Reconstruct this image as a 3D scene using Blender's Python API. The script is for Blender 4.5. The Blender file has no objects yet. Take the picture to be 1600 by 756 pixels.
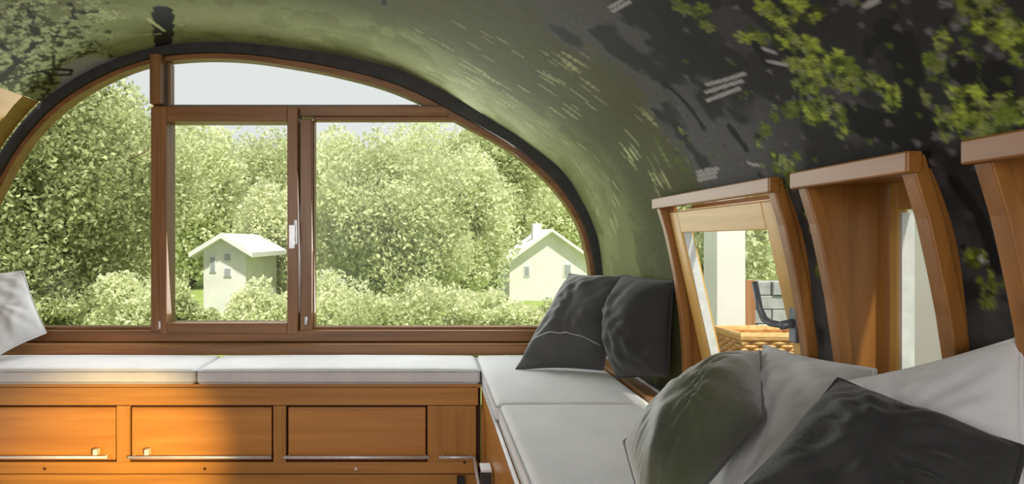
import bpy, bmesh, math, random
import numpy as np
from mathutils import Vector, Matrix
random.seed(7)
RNG = np.random.default_rng(11)
C = bpy.context.scene.collection
sc = bpy.context.scene

# ------------------------------------------------------------------ camera, sky, sun, lamps, exposure
F = 950.0; VX, VY = 673.0, 376.0; EYE = 1.07; YW = 3.5
cd = bpy.data.cameras.new('camera'); cam = bpy.data.objects.new('camera', cd); C.objects.link(cam)
cam.location = (0, 0, EYE); cam.rotation_euler = (math.pi/2, 0, 0)
cd.sensor_width = 36; cd.lens = F/1600*36; cd.shift_x = (800-VX)/1600; cd.shift_y = (VY-378)/1600
cd.clip_start = 0.02; cd.clip_end = 500
sc.camera = cam
w = bpy.data.worlds.new('world'); sc.world = w; w.use_nodes = True
bg = w.node_tree.nodes['Background']; bg.inputs[0].default_value = (0.82, 0.825, 0.83, 1); bg.inputs[1].default_value = 1.0
sl = bpy.data.lights.new('sun', 'SUN'); sl.energy = 5.4; sl.angle = math.radians(2.5); sl.color = (1.0, 0.93, 0.78)
so = bpy.data.objects.new('sun', sl); C.objects.link(so)
so.rotation_euler = Vector((-0.20, 0.46, -0.86)).to_track_quat('-Z', 'Y').to_euler()
def area(name, loc, target, size, power, col, sy=None):
    l = bpy.data.lights.new(name, 'AREA'); l.energy = power; l.color = col; l.size = size
    if sy: l.shape = 'RECTANGLE'; l.size_y = sy
    o = bpy.data.objects.new(name, l); C.objects.link(o); o.location = loc
    o.rotation_euler = (Vector(target)-Vector(loc)).to_track_quat('-Z', 'Y').to_euler(); return o
area('rear_fill_light', (-0.9, -2.3, 1.3), (-0.5, 3, 0.6), 2.4, 66, (1.0, 0.98, 0.96), 1.3)  # added fill lamp behind the camera, brightens the interior
area('overhead_fill_light', (-0.9, 0.3, 2.0), (-0.9, 1.2, 0.0), 0.9, 10, (1.0, 0.96, 0.9))  # added overhead fill, no lamp fitting belongs to it
area('front_window_daylight', (-0.9, 3.42, 1.25), (-0.7, 0, 0.8), 2.8, 34, (0.98, 1.0, 0.98), 1.2)
sc.view_settings.view_transform = 'Standard'; sc.view_settings.look = 'None'
sc.view_settings.gamma = 1; sc.view_settings.exposure = 0.0; sc.view_settings.use_curve_mapping = False
sc.cycles.transparent_max_bounces = 24; sc.cycles.max_bounces = 8

def U(px, py, Y): return Vector(((px-VX)/F*Y, Y, EYE-(py-VY)/F*Y))   # a measured photo point at distance Y
def wallpt(px, py): return ((px-VX)/F*YW, EYE-(py-VY)/F*YW)            # (x, z) on the end wall

# ------------------------------------------------------------------ materials
def srgb(r, g, b):
    f = lambda c: c/255/12.92 if c <= 10 else ((c/255+0.055)/1.055)**2.4
    return (f(r), f(g), f(b), 1)
def newmat(name):
    m = bpy.data.materials.new(name); m.use_nodes = True
    return m, m.node_tree.nodes, m.node_tree.links, m.node_tree.nodes['Principled BSDF']
def noisy(name, c1, c2, scale=8, rough=0.6, stretch=(1, 1, 1), bump=0.0, bscale=200, metal=0, detail=4, sheen=0, coat=0, dist=0.0):
    m, N, L, P = newmat(name)
    tc = N.new('ShaderNodeTexCoord'); mp = N.new('ShaderNodeMapping'); mp.inputs['Scale'].default_value = stretch
    nz = N.new('ShaderNodeTexNoise'); nz.inputs['Scale'].default_value = scale; nz.inputs['Detail'].default_value = detail
    nz.inputs['Distortion'].default_value = dist
    rp = N.new('ShaderNodeValToRGB'); rp.color_ramp.elements[0].position = 0.3; rp.color_ramp.elements[1].position = 0.7
    rp.color_ramp.elements[0].color = c1; rp.color_ramp.elements[1].color = c2
    L.new(tc.outputs['Object'], mp.inputs[0]); L.new(mp.outputs[0], nz.inputs['Vector']); L.new(nz.outputs['Fac'], rp.inputs[0])
    L.new(rp.outputs[0], P.inputs['Base Color']); P.inputs['Roughness'].default_value = rough; P.inputs['Metallic'].default_value = metal
    if sheen: P.inputs['Sheen Weight'].default_value = sheen
    if coat: P.inputs['Coat Weight'].default_value = coat; P.inputs['Coat Roughness'].default_value = 0.25
    if bump:
        b2 = N.new('ShaderNodeTexNoise'); b2.inputs['Scale'].default_value = bscale; b2.inputs['Detail'].default_value = 3
        L.new(mp.outputs[0], b2.inputs['Vector'])
        bp = N.new('ShaderNodeBump'); bp.inputs['Strength'].default_value = bump; bp.inputs['Distance'].default_value = 0.003
        L.new(b2.outputs['Fac'], bp.inputs['Height']); L.new(bp.outputs[0], P.inputs['Normal'])
    return m
def wood(name, c1, c2, axis, rough=0.42, coat=0.15):
    s = [22, 22, 22]; s['xyz'.index(axis)] = 1.2
    return noisy(name, c1, c2, 1.0, rough, s, 0.12, 4, detail=6, coat=coat, dist=0.6)
FR1, FR2 = srgb(112, 72, 38), srgb(152, 104, 58)
M = {}
for a in 'xyz':
    M['frame_'+a] = wood('window_wood_'+a, FR1, FR2, a)
    M['teak_'+a] = wood('bench_wood_'+a, srgb(160, 108, 48), srgb(190, 134, 64), a, 0.38)
    M['side_'+a] = wood('side_window_wood_'+a, srgb(116, 72, 28), srgb(152, 102, 46), a, 0.4)
    M['sash_'+a] = wood('pale_sash_wood_'+a, srgb(190, 150, 78), srgb(212, 172, 100), a, 0.4)
M['panel'] = wood('drawer_panel_wood', srgb(176, 116, 52), srgb(200, 138, 68), 'x', 0.36)
M['leftwall'] = wood('left_wall_wood', srgb(138, 104, 38), srgb(158, 120, 50), 'y', 0.5)
M['dark'] = noisy('dark_rubber_trim', srgb(34, 32, 34), srgb(50, 50, 50), 14, 0.6)
M['groove'] = noisy('shadow_gap_wood', srgb(60, 28, 14), srgb(72, 36, 18), 14, 0.8)
M['steel'] = noisy('brushed_aluminium', srgb(215, 217, 222), srgb(235, 236, 240), 30, 0.35, metal=0.35)
M['greymetal'] = noisy('grey_satin_metal', srgb(96, 100, 108), srgb(118, 122, 130), 30, 0.4, metal=0.4)
M['cushion'] = noisy('light_grey_canvas', srgb(208, 208, 211), srgb(220, 220, 222), 5, 0.9, bump=0.35, bscale=260, sheen=0.2)
M['piping'] = noisy('grey_canvas_piping', srgb(165, 166, 168), srgb(180, 180, 182), 40, 0.9)
M['ltpillow'] = noisy('pale_grey_cotton', srgb(186, 186, 188), srgb(202, 202, 203), 6, 0.9, bump=0.3, bscale=220, sheen=0.3)
M['dkpillow'] = noisy('charcoal_velvet', srgb(62, 62, 63), srgb(80, 80, 80), 7, 0.7, bump=0.4, bscale=160, sheen=0.5)
M['dkpillow2'] = noisy('black_grey_velvet', srgb(27, 27, 28), srgb(38, 38, 38), 7, 0.75, bump=0.4, bscale=160, sheen=0.15)
M['grpillow'] = noisy('sunlit_grey_velvet', srgb(48, 50, 42), srgb(82, 90, 52), 3, 0.5, bump=0.5, bscale=50, sheen=0.6)  # charcoal green velvet; moss tone is sunlight worked into the colour
M['white'] = noisy('white_render', srgb(222, 222, 222), srgb(236, 236, 236), 2, 0.8)
M['roof'] = noisy('pale_grey_roof', srgb(226, 225, 228), srgb(240, 239, 240), 3, 0.8)
M['winglass'] = noisy('dim_window', srgb(150, 155, 165), srgb(170, 176, 184), 3, 0.2)
M['fence'] = wood('weathered_fence_wood', srgb(150, 100, 70), srgb(184, 132, 96), 'z', 0.8, 0)
M['stone'] = noisy('grey_stone', srgb(140, 140, 150), srgb(182, 182, 190), 4, 0.9)
M['wicker'] = noisy('straw_wicker', srgb(186, 140, 88), srgb(216, 178, 122), 30, 0.7)
M['grass'] = noisy('lawn', srgb(120, 140, 70), srgb(160, 175, 100), 3, 0.95)
M['bark'] = noisy('bark', srgb(96, 84, 62), srgb(140, 126, 96), 6, 0.95, bump=0.5, bscale=20)
M['floor'] = wood('floor_wood', srgb(120, 74, 40), srgb(150, 98, 56), 'y')
def glass_mat():
    m, N, L, P = newmat('window_glass'); N.remove(P)
    t = N.new('ShaderNodeBsdfTransparent'); t.inputs[0].default_value = (0.97, 0.99, 0.975, 1)
    g = N.new('ShaderNodeBsdfGlossy'); g.inputs['Roughness'].default_value = 0.35
    x = N.new('ShaderNodeMixShader'); x.inputs[0].default_value = 0.012; L.new(t.outputs[0], x.inputs[1]); L.new(g.outputs[0], x.inputs[2])
    L.new(x.outputs[0], N['Material Output'].inputs[0]); return m
M['glass'] = glass_mat()
def attr_mat(name, attr, rough, gain=1.0, transl=0.0, bump=0):
    m, N, L, P = newmat(name)
    a = N.new('ShaderNodeAttribute'); a.attribute_name = attr
    nz = N.new('ShaderNodeTexNoise'); nz.inputs['Scale'].default_value = 60 if not transl else 3; nz.inputs['Detail'].default_value = 5
    tc = N.new('ShaderNodeTexCoord'); L.new(tc.outputs['Object'], nz.inputs['Vector'])
    mr = N.new('ShaderNodeMapRange'); mr.inputs[3].default_value = 0.72*gain; mr.inputs[4].default_value = 1.28*gain
    L.new(nz.outputs['Fac'], mr.inputs[0])
    mx = N.new('ShaderNodeVectorMath'); mx.operation = 'SCALE'; L.new(a.outputs['Color'], mx.inputs[0]); L.new(mr.outputs[0], mx.inputs['Scale'])
    L.new(mx.outputs[0], P.inputs['Base Color']); P.inputs['Roughness'].default_value = rough
    if bump:
        b2 = N.new('ShaderNodeTexNoise'); b2.inputs['Scale'].default_value = 9; L.new(tc.outputs['Object'], b2.inputs['Vector'])
        bp = N.new('ShaderNodeBump'); bp.inputs['Strength'].default_value = bump; bp.inputs['Distance'].default_value = 0.02
        L.new(b2.outputs['Fac'], bp.inputs['Height']); L.new(bp.outputs[0], P.inputs['Normal'])
    if transl:
        t = N.new('ShaderNodeBsdfTranslucent'); L.new(mx.outputs[0], t.inputs[0])
        x = N.new('ShaderNodeMixShader'); x.inputs[0].default_value = transl
        L.new(P.outputs[0], x.inputs[1]); L.new(t.outputs[0], x.inputs[2]); L.new(x.outputs[0], N['Material Output'].inputs[0])
    return m
M['leaf'] = attr_mat('tree_leaves', 'tint', 0.6, 1.0, 0.45)
M['print'] = attr_mat('forest_print_lining', 'print', 0.75, 0.76, 0, 0.15)
M['print'].node_tree.nodes['Principled BSDF'].inputs['Specular IOR Level'].default_value = 0.2

# ------------------------------------------------------------------ mesh helpers
def tag(o, label=None, cat=None, group=None, kind=None):
    if label: o['label'] = label
    if cat: o['category'] = cat
    if group: o['group'] = group
    if kind: o['kind'] = kind
    return o
def empty(name, loc=(0, 0, 0), **k):
    o = bpy.data.objects.new(name, None); C.objects.link(o); o.location = loc; o.empty_display_size = 0.1
    return tag(o, **k)
class MB:
    def __init__(s): s.v = []; s.f = []
    def add(s, vs, fs):
        n = len(s.v); s.v += [tuple(v) for v in vs]; s.f += [tuple(i+n for i in f) for f in fs]; return s
    def box(s, x0, x1, y0, y1, z0, z1):
        vs = [(x, y, z) for x in (x0, x1) for y in (y0, y1) for z in (z0, z1)]
        return s.add(vs, [(0, 1, 3, 2), (4, 6, 7, 5), (0, 4, 5, 1), (2, 3, 7, 6), (0, 2, 6, 4), (1, 5, 7, 3)])
    def band(s, A, B, y0, y1):      # strip between two (x,z) polylines, thick from y0 to y1
        n = len(A); vs = []
        for (a, b) in zip(A, B):
            vs += [(a[0], y0, a[1]), (b[0], y0, b[1]), (b[0], y1, b[1]), (a[0], y1, a[1])]
        fs = []
        for i in range(n-1):
            for k in range(4):
                fs.append((4*i+k, 4*i+(k+1) % 4, 4*i+4+(k+1) % 4, 4*i+4+k))
        fs += [(3, 2, 1, 0), (4*n-4, 4*n-3, 4*n-2, 4*n-1)]
        return s.add(vs, fs)
    def tube(s, pts, r, n=8, closed=False):
        pts = [Vector(p) for p in pts]; k = len(pts); vs = []
        rr = r if isinstance(r, (list, tuple)) else [r]*k
        up = Vector((0.13, 0.21, 0.97)).normalized()
        for i, p in enumerate(pts):
            if closed: t = pts[(i+1) % k]-pts[i-1]
            else: t = pts[min(i+1, k-1)]-pts[max(i-1, 0)]
            t.normalize(); a = t.cross(up)
            if a.length < 1e-3: a = t.cross(Vector((1, 0, 0)))
            a.normalize(); b = t.cross(a); up = a.cross(t)
            for j in range(n):
                q = 2*math.pi*j/n; vs.append(p+(a*math.cos(q)+b*math.sin(q))*rr[i])
        fs = []
        for i in range(k if closed else k-1):
            for j in range(n):
                i2 = (i+1) % k; fs.append((i*n+j, i*n+(j+1) % n, i2*n+(j+1) % n, i2*n+j))
        if not closed: fs += [tuple(range(n-1, -1, -1)), tuple((k-1)*n+j for j in range(n))]
        return s.add(vs, fs)
    def build(s, name, mat, parent=None, bevel=0.0, smooth=False, **k):
        me = bpy.data.meshes.new(name)
        off = parent_world(parent)
        me.from_pydata([(v[0]-off[0], v[1]-off[1], v[2]-off[2]) for v in s.v], [], s.f)
        me.materials.append(mat); me.update()
        bm = bmesh.new(); bm.from_mesh(me); bmesh.ops.recalc_face_normals(bm, faces=bm.faces); bm.to_mesh(me); bm.free()
        if smooth: me.polygons.foreach_set('use_smooth', [True]*len(me.polygons))
        o = bpy.data.objects.new(name, me); C.objects.link(o)
        if parent: o.parent = parent
        if bevel:
            b = o.modifiers.new('bevel', 'BEVEL'); b.width = bevel; b.segments = 2; b.limit_method = 'ANGLE'; b.harden_normals = False
        return tag(o, **k)
def parent_world(p):
    v = Vector((0, 0, 0))
    while p: v += p.location; p = p.parent
    return v
def resample(P, n):
    P = np.array(P, float); d = np.r_[0, np.cumsum(np.hypot(*np.diff(P, axis=0).T))]
    # catmull-rom smoothing, then equal arc length
    Q = []
    for i in range(len(P)-1):
        p0 = P[max(i-1, 0)]; p1 = P[i]; p2 = P[i+1]; p3 = P[min(i+2, len(P)-1)]
        for t in np.linspace(0, 1, 24, endpoint=False):
            Q.append(0.5*((2*p1)+(-p0+p2)*t+(2*p0-5*p1+4*p2-p3)*t*t+(-p0+3*p1-3*p2+p3)*t**3))
    Q.append(P[-1]); Q = np.array(Q)
    d = np.r_[0, np.cumsum(np.hypot(*np.diff(Q, axis=0).T))]; s = np.linspace(0, d[-1], n)
    return np.c_[np.interp(s, d, Q[:, 0]), np.interp(s, d, Q[:, 1])], d[-1]

# ------------------------------------------------------------------ tunnel profile (x, z), one barrel section all along y
OUT_PX = [(-84, 600), (-84, 547), (-78, 460), (-60, 385), (-28, 315), (12, 249), (42, 205), (87, 157), (159, 112), (233, 85), (300, 74), (370, 73), (440, 79),
          (530, 92), (600, 108), (651, 126), (721, 164), (770, 194), (812, 221), (872, 268), (908, 317), (930, 368), (938, 420), (941, 460), (942, 547), (942, 600)]
IN_PX = [(-56, 560), (-56, 512), (-50, 440), (-30, 375), (0, 312), (36, 245), (80, 191), (140, 145), (221, 108), (299, 96), (384, 97), (469, 109), (530, 121),
         (600, 140), (661, 165), (726, 199), (801, 241), (862, 295), (900, 350), (914, 395), (920, 430), (922, 512), (922, 560)]
OUTW = [wallpt(*p) for p in OUT_PX]; INW = [wallpt(*p) for p in IN_PX]
OUTW = [(x-(0.012 if (x > .8 and z < 1.3) else 0), z) for x, z in OUTW]
NC = 1400
PROF, PLEN = resample(OUTW, NC)
def bottom_at(P, z): return P
# rows of the lining in y
ratio = 0.995
ys = [YW+0.02]
while ys[-1] > 0.42: ys.append(ys[-1]*ratio)
ys += [0.3, 0.15, 0, -0.3, -0.7, -1.2, -1.8, -2.5]
ys = np.array(ys); NR = len(ys)
WZ = 1.85                                   # left wall is wood up to this height
ci_left = int(np.argmax((PROF[:, 1] > WZ)))             # first column above the wood
apex = int(np.argmax(PROF[:, 1]))
ci_right = apex+int(np.argmax(PROF[apex:, 1] < 1.30))    # where the right wall starts
# window openings on the right wall (y0, y1)
WINS = [(1.53, 2.33), (1.087, 1.434), (0.45, 0.97)]
WTOP, WBOT = 1.225, 0.50

# ---- the forest print: colours at every grid point, in surface metres (s along the barrel, y along the room)
S = np.linspace(0, PLEN, NC)
XX = np.repeat(PROF[None, :, 0], NR, 0); ZZ = np.repeat(PROF[None, :, 1], NR, 0); YY = np.repeat(ys[:, None], NC, 1)
SS = np.repeat(S[None, :], NR, 0)
ysafe = np.maximum(YY, 0.05)
PX = VX+F*XX/ysafe; PY = VY-F*(ZZ-EYE)/ysafe
def vnoise(s, y, sc_, seed):
    r = np.random.default_rng(seed); T = r.random((128, 128))
    a = s*sc_+37.1; b = y*sc_+19.7; i = np.floor(a).astype(int); j = np.floor(b).astype(int); fa = a-i; fb = b-j
    fa = fa*fa*(3-2*fa); fb = fb*fb*(3-2*fb)
    g = lambda u, v: T[u % 128, v % 128]
    return (g(i, j)*(1-fa)+g(i+1, j)*fa)*(1-fb)+(g(i, j+1)*(1-fa)+g(i+1, j+1)*fa)*fb
def fbm(s, y, sc_, seed): return sum(vnoise(s, y, sc_*2**k, seed+k)*0.5**(k+1) for k in range(4))/0.9375
def lin(r, g, b): return np.array(srgb(r, g, b)[:3])
OLIVE, OLIVE_L, OLIVE_D = lin(128, 136, 92), lin(160, 168, 122), lin(98, 102, 62)
GREY, GREY_L, BLK = lin(92, 92, 93), lin(112, 112, 114), lin(44, 44, 45)
n1 = fbm(SS, YY, 2.2, 3); n2 = fbm(SS, YY, 7, 21); n3 = fbm(SS, YY, 22, 40)
def smooth(x, a, b): t = np.clip((x-a)/(b-a), 0, 1); return t*t*(3-2*t)
def mixc(c, col, m): return c*(1-m[..., None])+col*m[..., None]
col = np.zeros((NR, NC, 3))+OLIVE
col = mixc(col, OLIVE_D, smooth(n2, 0.5, 0.62)*0.8)
col = mixc(col, OLIVE_L, smooth(YY+0.5*n1, 2.9, 3.6)*smooth(n2, 0.35, 0.6)*0.8)
col = mixc(col, OLIVE_D*0.75, smooth(2.75-YY+0.3*(n1-.5), -0.2, 0.25)*smooth(SS, 2.0, 2.6))
# darker grey photograph further along the right-hand vault
gm = smooth(1.98-YY+0.45*(n1-.5)+0.25*(n2-.5)-smooth(ZZ, 1.3, 1.9)*0.06, -0.08, 0.10)*(SS > S[apex]-0.6)
gm = np.maximum(gm, 0)
col = mixc(col, GREY, gm)
col = mixc(col, GREY_L, gm*smooth(n2, 0.55, 0.68)*smooth(YY, 1.5, 1.8)*0.6)
col = mixc(col, BLK, gm*smooth(n2+0.25*n1-0.22*smooth(YY, 1.3, 2.0), 0.48, 0.60))
near = smooth(1.62-YY, 0, 0.25)*(XX > 0)
col = mixc(col, BLK, near*(0.55+0.45*smooth(n2, .4, .55)))
# left vault: tree canopy print and pale grey sky of the print
lm = (SS < S[apex]-0.55)
can = lm*smooth(n1*0.5+0.62-np.abs(PX-60)/320-np.abs(PY-60)/340, 0.1, 0.35)
n4 = fbm(SS, YY, 48, 77)
col = mixc(col, lin(66, 70, 34), can*smooth(n3*.5+n4*.5, 0.47, 0.56))
col = mixc(col, OLIVE_L, can*smooth(1-n4, 0.52, 0.62)*0.7)
skyp = lm*smooth(1-((PX-150)/75)**2-((PY-118)/32)**2+1.2*(n2-.5), 0.0, 0.25)
col = mixc(col, lin(168, 168, 174), skyp)
def surf(px, py):
    d = (PX-px)**2+(PY-py)**2; d = np.where(YY > 0.4, d, 1e9); k = int(np.argmin(d)); i, j = divmod(k, NC); return S[j], ys[i]
ys_desc = ys
def window(s0, y0, r):
    j0 = max(0, int((s0-r)/PLEN*(NC-1))-1); j1 = min(NC, int((s0+r)/PLEN*(NC-1))+2)
    rows = np.where(np.abs(ys_desc-y0) <= r*1.05+0.01)[0]
    return (rows[0], rows[-1]+1, j0, j1) if len(rows) else None
def stamp(s0, y0, r, ang, c, lobes=2.5, a=1.0):
    W = window(s0, y0, r)
    if not W: return
    i0, i1, j0, j1 = W
    ds = SS[i0:i1, j0:j1]-s0; dy = YY[i0:i1, j0:j1]-y0; rad = np.hypot(ds, dy); th = np.arctan2(dy, ds)-ang
    lim = r*(0.5+0.5*np.abs(np.cos(lobes*th))) if lobes else r
    m = np.clip((lim-rad)/0.006+0.5, 0, 1)*a
    shade = 0.8+0.4*np.clip(np.cos(th*lobes*2+1), -1, 1)*0.5
    col[i0:i1, j0:j1] = mixc(col[i0:i1, j0:j1], np.array(c)*1.0, m*1.0)*np.where(m[..., None] > .5, shade[..., None] if lobes else 1, 1)
def streak(s0, y0, r, c, a=.65):
    W = window(s0, y0, r)
    if not W: return
    i0, i1, j0, j1 = W
    ds = SS[i0:i1, j0:j1]-s0; dy = YY[i0:i1, j0:j1]-y0-.12*ds*math.sin(s0*90+y0*40)
    hw = (.005+.10*r)*random.uniform(.5, 1.2)*np.clip(1-(ds/r)**2, 0, 1)*(1+.5*np.sin(ds*260+s0*50))
    m = np.clip((hw-np.abs(dy))/0.006+0.5, 0, 1)*(np.abs(ds) < r)*a
    col[i0:i1, j0:j1] = mixc(col[i0:i1, j0:j1], np.array(c), m)
def stroke(pts, r, c, a=1.0):
    q = [surf(*p) for p in pts]
    for (s0, y0), (s1, y1) in zip(q, q[1:]):
        n = max(2, int(math.hypot(s1-s0, y1-y0)/(r*0.6)))
        for t in np.linspace(0, 1, n): stamp(s0+(s1-s0)*t, y0+(y1-y0)*t, r*random.uniform(.8, 1.15), 0, c, 0, a)
LG, LG2, LG3 = lin(168, 190, 70), lin(120, 138, 44), lin(146, 160, 92)
def cluster(px, py, rx, ry, n, size, cols, a=1.0):
    if px > 1050: size *= .62; n = int(n*1.25)+1
    for _ in range(n):
        x = random.gauss(px, rx*.5); y = random.gauss(py, ry*.5); s0, y0 = surf(x, y)
        c = random.choice(cols)*random.uniform(.75, 1.2)
        if 360 < px < 1050:
            streak(s0, y0, size*random.uniform(.8, 2.4), c); continue
        stamp(s0, y0, size*random.uniform(.6, 1.3), random.uniform(0, 6.28), c, 2.5, a)
DKL = [BLK*.5, LG2*.35, LG2*.25]
DIM = [LG2*.75, LG2, LG3*.8]; BRT = [LG, LG2, LG3, LG]
for (px, py, rx, ry, n, sz, cs) in [
    (1240, 15, 45, 22, 10, .034, BRT), (1210, 30, 30, 16, 4, .03, DIM), (1190, 58, 26, 12, 6, .03, BRT), (1240, 65, 30, 16, 9, .034, BRT), (1270, 95, 40, 20, 11, .034, BRT),
    (1310, 118, 40, 20, 9, .032, DIM+BRT), (1345, 128, 26, 12, 5, .032, DIM), (1270, 135, 40, 24, 9, .026, DIM+[LG3]), (1255, 168, 34, 20, 6, .026, DIM), (1300, 180, 36, 20, 6, .026, DIM),
    (1225, 170, 20, 16, 3, .024, DIM), (1325, 200, 22, 16, 3, .024, DIM), (1215, 255, 22, 20, 7, .024, [LG3, LG2]), (1232, 285, 14, 22, 6, .022, [LG3, LG2]), (1190, 212, 10, 14, 2, .03, DIM),
    (1394, 148, 18, 20, 8, .022, [LG3, LG2, LG]), (1429, 160, 14, 22, 6, .024, BRT), (1450, 98, 22, 16, 6, .026, [LG3, LG2]), (1500, 98, 34, 14, 6, .026, DIM), (1471, 62, 8, 8, 2, .02, [LG]),
    (1515, 145, 26, 26, 12, .028, BRT), (1530, 180, 40, 26, 16, .024, BRT+[LG3]), (1575, 172, 20, 22, 9, .028, [LG, LG3]), (1540, 205, 50, 14, 10, .02, [LG3, LG2]), (1473, 190, 16, 24, 6, .02, [LG3, LG2]),
    (1530, 20, 30, 26, 8, .024, DIM), (1560, 45, 30, 22, 7, .022, [LG2, LG3]), (1590, 65, 16, 34, 7, .022, [LG, LG2]), (1080, 12, 24, 10, 3, .035, DIM), (1095, 42, 16, 8, 2, .03, DIM),
    (1068, 208, 8, 14, 3, .022, DIM), (1065, 250, 10, 26, 4, .022, DIM), (1022, 245, 14, 24, 4, .026, DIM),
    (1270, 330, 12, 40, 10, .016, [LG3, LG2]), (1285, 400, 8, 40, 8, .014, DIM), (1523, 400, 14, 14, 5, .018, DIM), (1545, 450, 14, 34, 9, .016, DIM), (1538, 402, 6, 6, 3, .01, [lin(210, 214, 205)]),
    (885, 95, 18, 10, 5, .03, [OLIVE_L*1.3]), (700, 118, 60, 16, 20, .028, [OLIVE_L*1.3, OLIVE_L*1.1]), (745, 125, 30, 20, 10, .03, [OLIVE_L*1.4]), (800, 150, 26, 30, 7, .026, [OLIVE_L*1.3]),
    (860, 125, 26, 14, 6, .024, [OLIVE_L*1.3]), (900, 150, 40, 30, 10, .022, [OLIVE_L*1.35]), (985, 240, 12, 22, 10, .02, [OLIVE_L*1.5]), (1030, 280, 14, 18, 8, .02, [OLIVE_L*1.5]),
    (1010, 180, 20, 16, 6, .02, [OLIVE_L]), (640, 120, 30, 14, 8, .024, [OLIVE_L]), (420, 70, 60, 8, 12, .022, [OLIVE_L*1.2]), (700, 60, 120, 30, 8, .024, [OLIVE_L]),
    (300, 60, 80, 20, 9, .024, [OLIVE_L]), (170, 22, 40, 8, 8, .03, [OLIVE_L*1.2]), (960, 330, 12, 60, 14, .016, [OLIVE_L*1.3]), (930, 360, 10, 60, 14, .018, [OLIVE_L*1.3, OLIVE_D]),
    (840, 200, 40, 30, 12, .018, [OLIVE_L*1.2]), (900, 260, 30, 40, 12, .018, [OLIVE_L*1.2]), (840, 95, 120, 50, 26, .018, [OLIVE_L, OLIVE_D])]:
    cluster(px, py, rx, ry, n, sz, cs)
    if px > 1150: cluster(px, py, rx, ry, n, sz*.55, DKL); cluster(px, py, rx, ry, max(1, n//2), sz*.6, [LG*1.15, LG3*1.1, LG2])
# canopy twigs, dark trunk and the little hanging feeder of the print
DK = lin(34, 34, 20)
for pts, r in [([(0, 126), (28, 98), (52, 72), (57, 52), (48, 30), (52, 5)], .020), ([(52, 72), (84, 58), (110, 30), (118, 24), (108, 6)], .012), ([(118, 24), (150, 18)], .010),
               ([(0, 128), (40, 115), (84, 108), (112, 110)], .010), ([(84, 108), (84, 86)], .008), ([(57, 60), (90, 56), (112, 58)], .008), ([(20, 40), (57, 52)], .008),
               ([(70, 112), (78, 117), (110, 117), (113, 110)], .010), ([(78, 117), (80, 128)], .008), ([(0, 70), (28, 98)], .012), ([(90, 42), (110, 44), (135, 40)], .007)]:
    stroke(pts, r, DK)
for _ in range(220):
    s0, y0 = surf(random.uniform(0, 170), random.uniform(0, 95)); stamp(s0, y0, random.uniform(.008, .022), random.random()*6, random.choice([DK, OLIVE_D*.7, OLIVE_L, OLIVE_L, OLIVE, OLIVE_L*1.2]), 2.5, .8)
stroke([(255, 14), (255, 40), (255, 78)], .05, lin(42, 42, 44))
stroke([(232, 30), (257, 48)], .010, OLIVE_L*1.3); stroke([(228, 55), (250, 52)], .008, OLIVE_L*1.2)
stroke([(600, 0), (600, 9)], .012, BLK)
# branches and bark of the dark part
for pts, r in [([(1385, 45), (1400, 80), (1415, 120), (1428, 175), (1440, 235)], .022), ([(1395, 50), (1360, 68), (1355, 85)], .010), ([(1418, 60), (1430, 90), (1440, 120)], .012),
               ([(1320, 165), (1365, 175)], .008), ([(1345, 190), (1400, 205), (1430, 200)], .04), ([(1505, 110), (1560, 120)], .03), ([(1140, 200), (1165, 230)], .014),
               ([(1180, 70), (1200, 100)], .012), ([(1040, 130), (1080, 170), (1100, 200)], .01), ([(1490, 280), (1530, 340), (1560, 420)], .012)]:
    stroke(pts, r, BLK*.35)
W_ = lin(176, 176, 178)
for a, b in [((1103, 133), (1165, 114)), ((1103, 144), (1160, 125)), ((1105, 157), (1157, 137)), ((1089, 269), (1122, 262)), ((1089, 275), (1121, 269)), ((1090, 282), (1118, 276)),
             ((957, 18), (985, 3)), ((952, 12), (972, 0)), ((1350, 12), (1370, 2)), ((1200, 97), (1230, 101)), ((1190, 75), (1210, 82)), ((1168, 255), (1186, 258))]:
    stroke([a, ((a[0]+b[0])/2, (a[1]+b[1])/2), b], .0045, W_, .85)
for _ in range(170):
    s0, y0 = surf(random.uniform(1040, 1600), random.uniform(0, 300)); stamp(s0, y0, random.uniform(.004, .010), random.random()*6, random.choice([W_*.5, W_*.35, BLK*.4, LG2*.7]), 1.5, .8)
col = np.clip(col, 0.004, 0.9)

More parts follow.
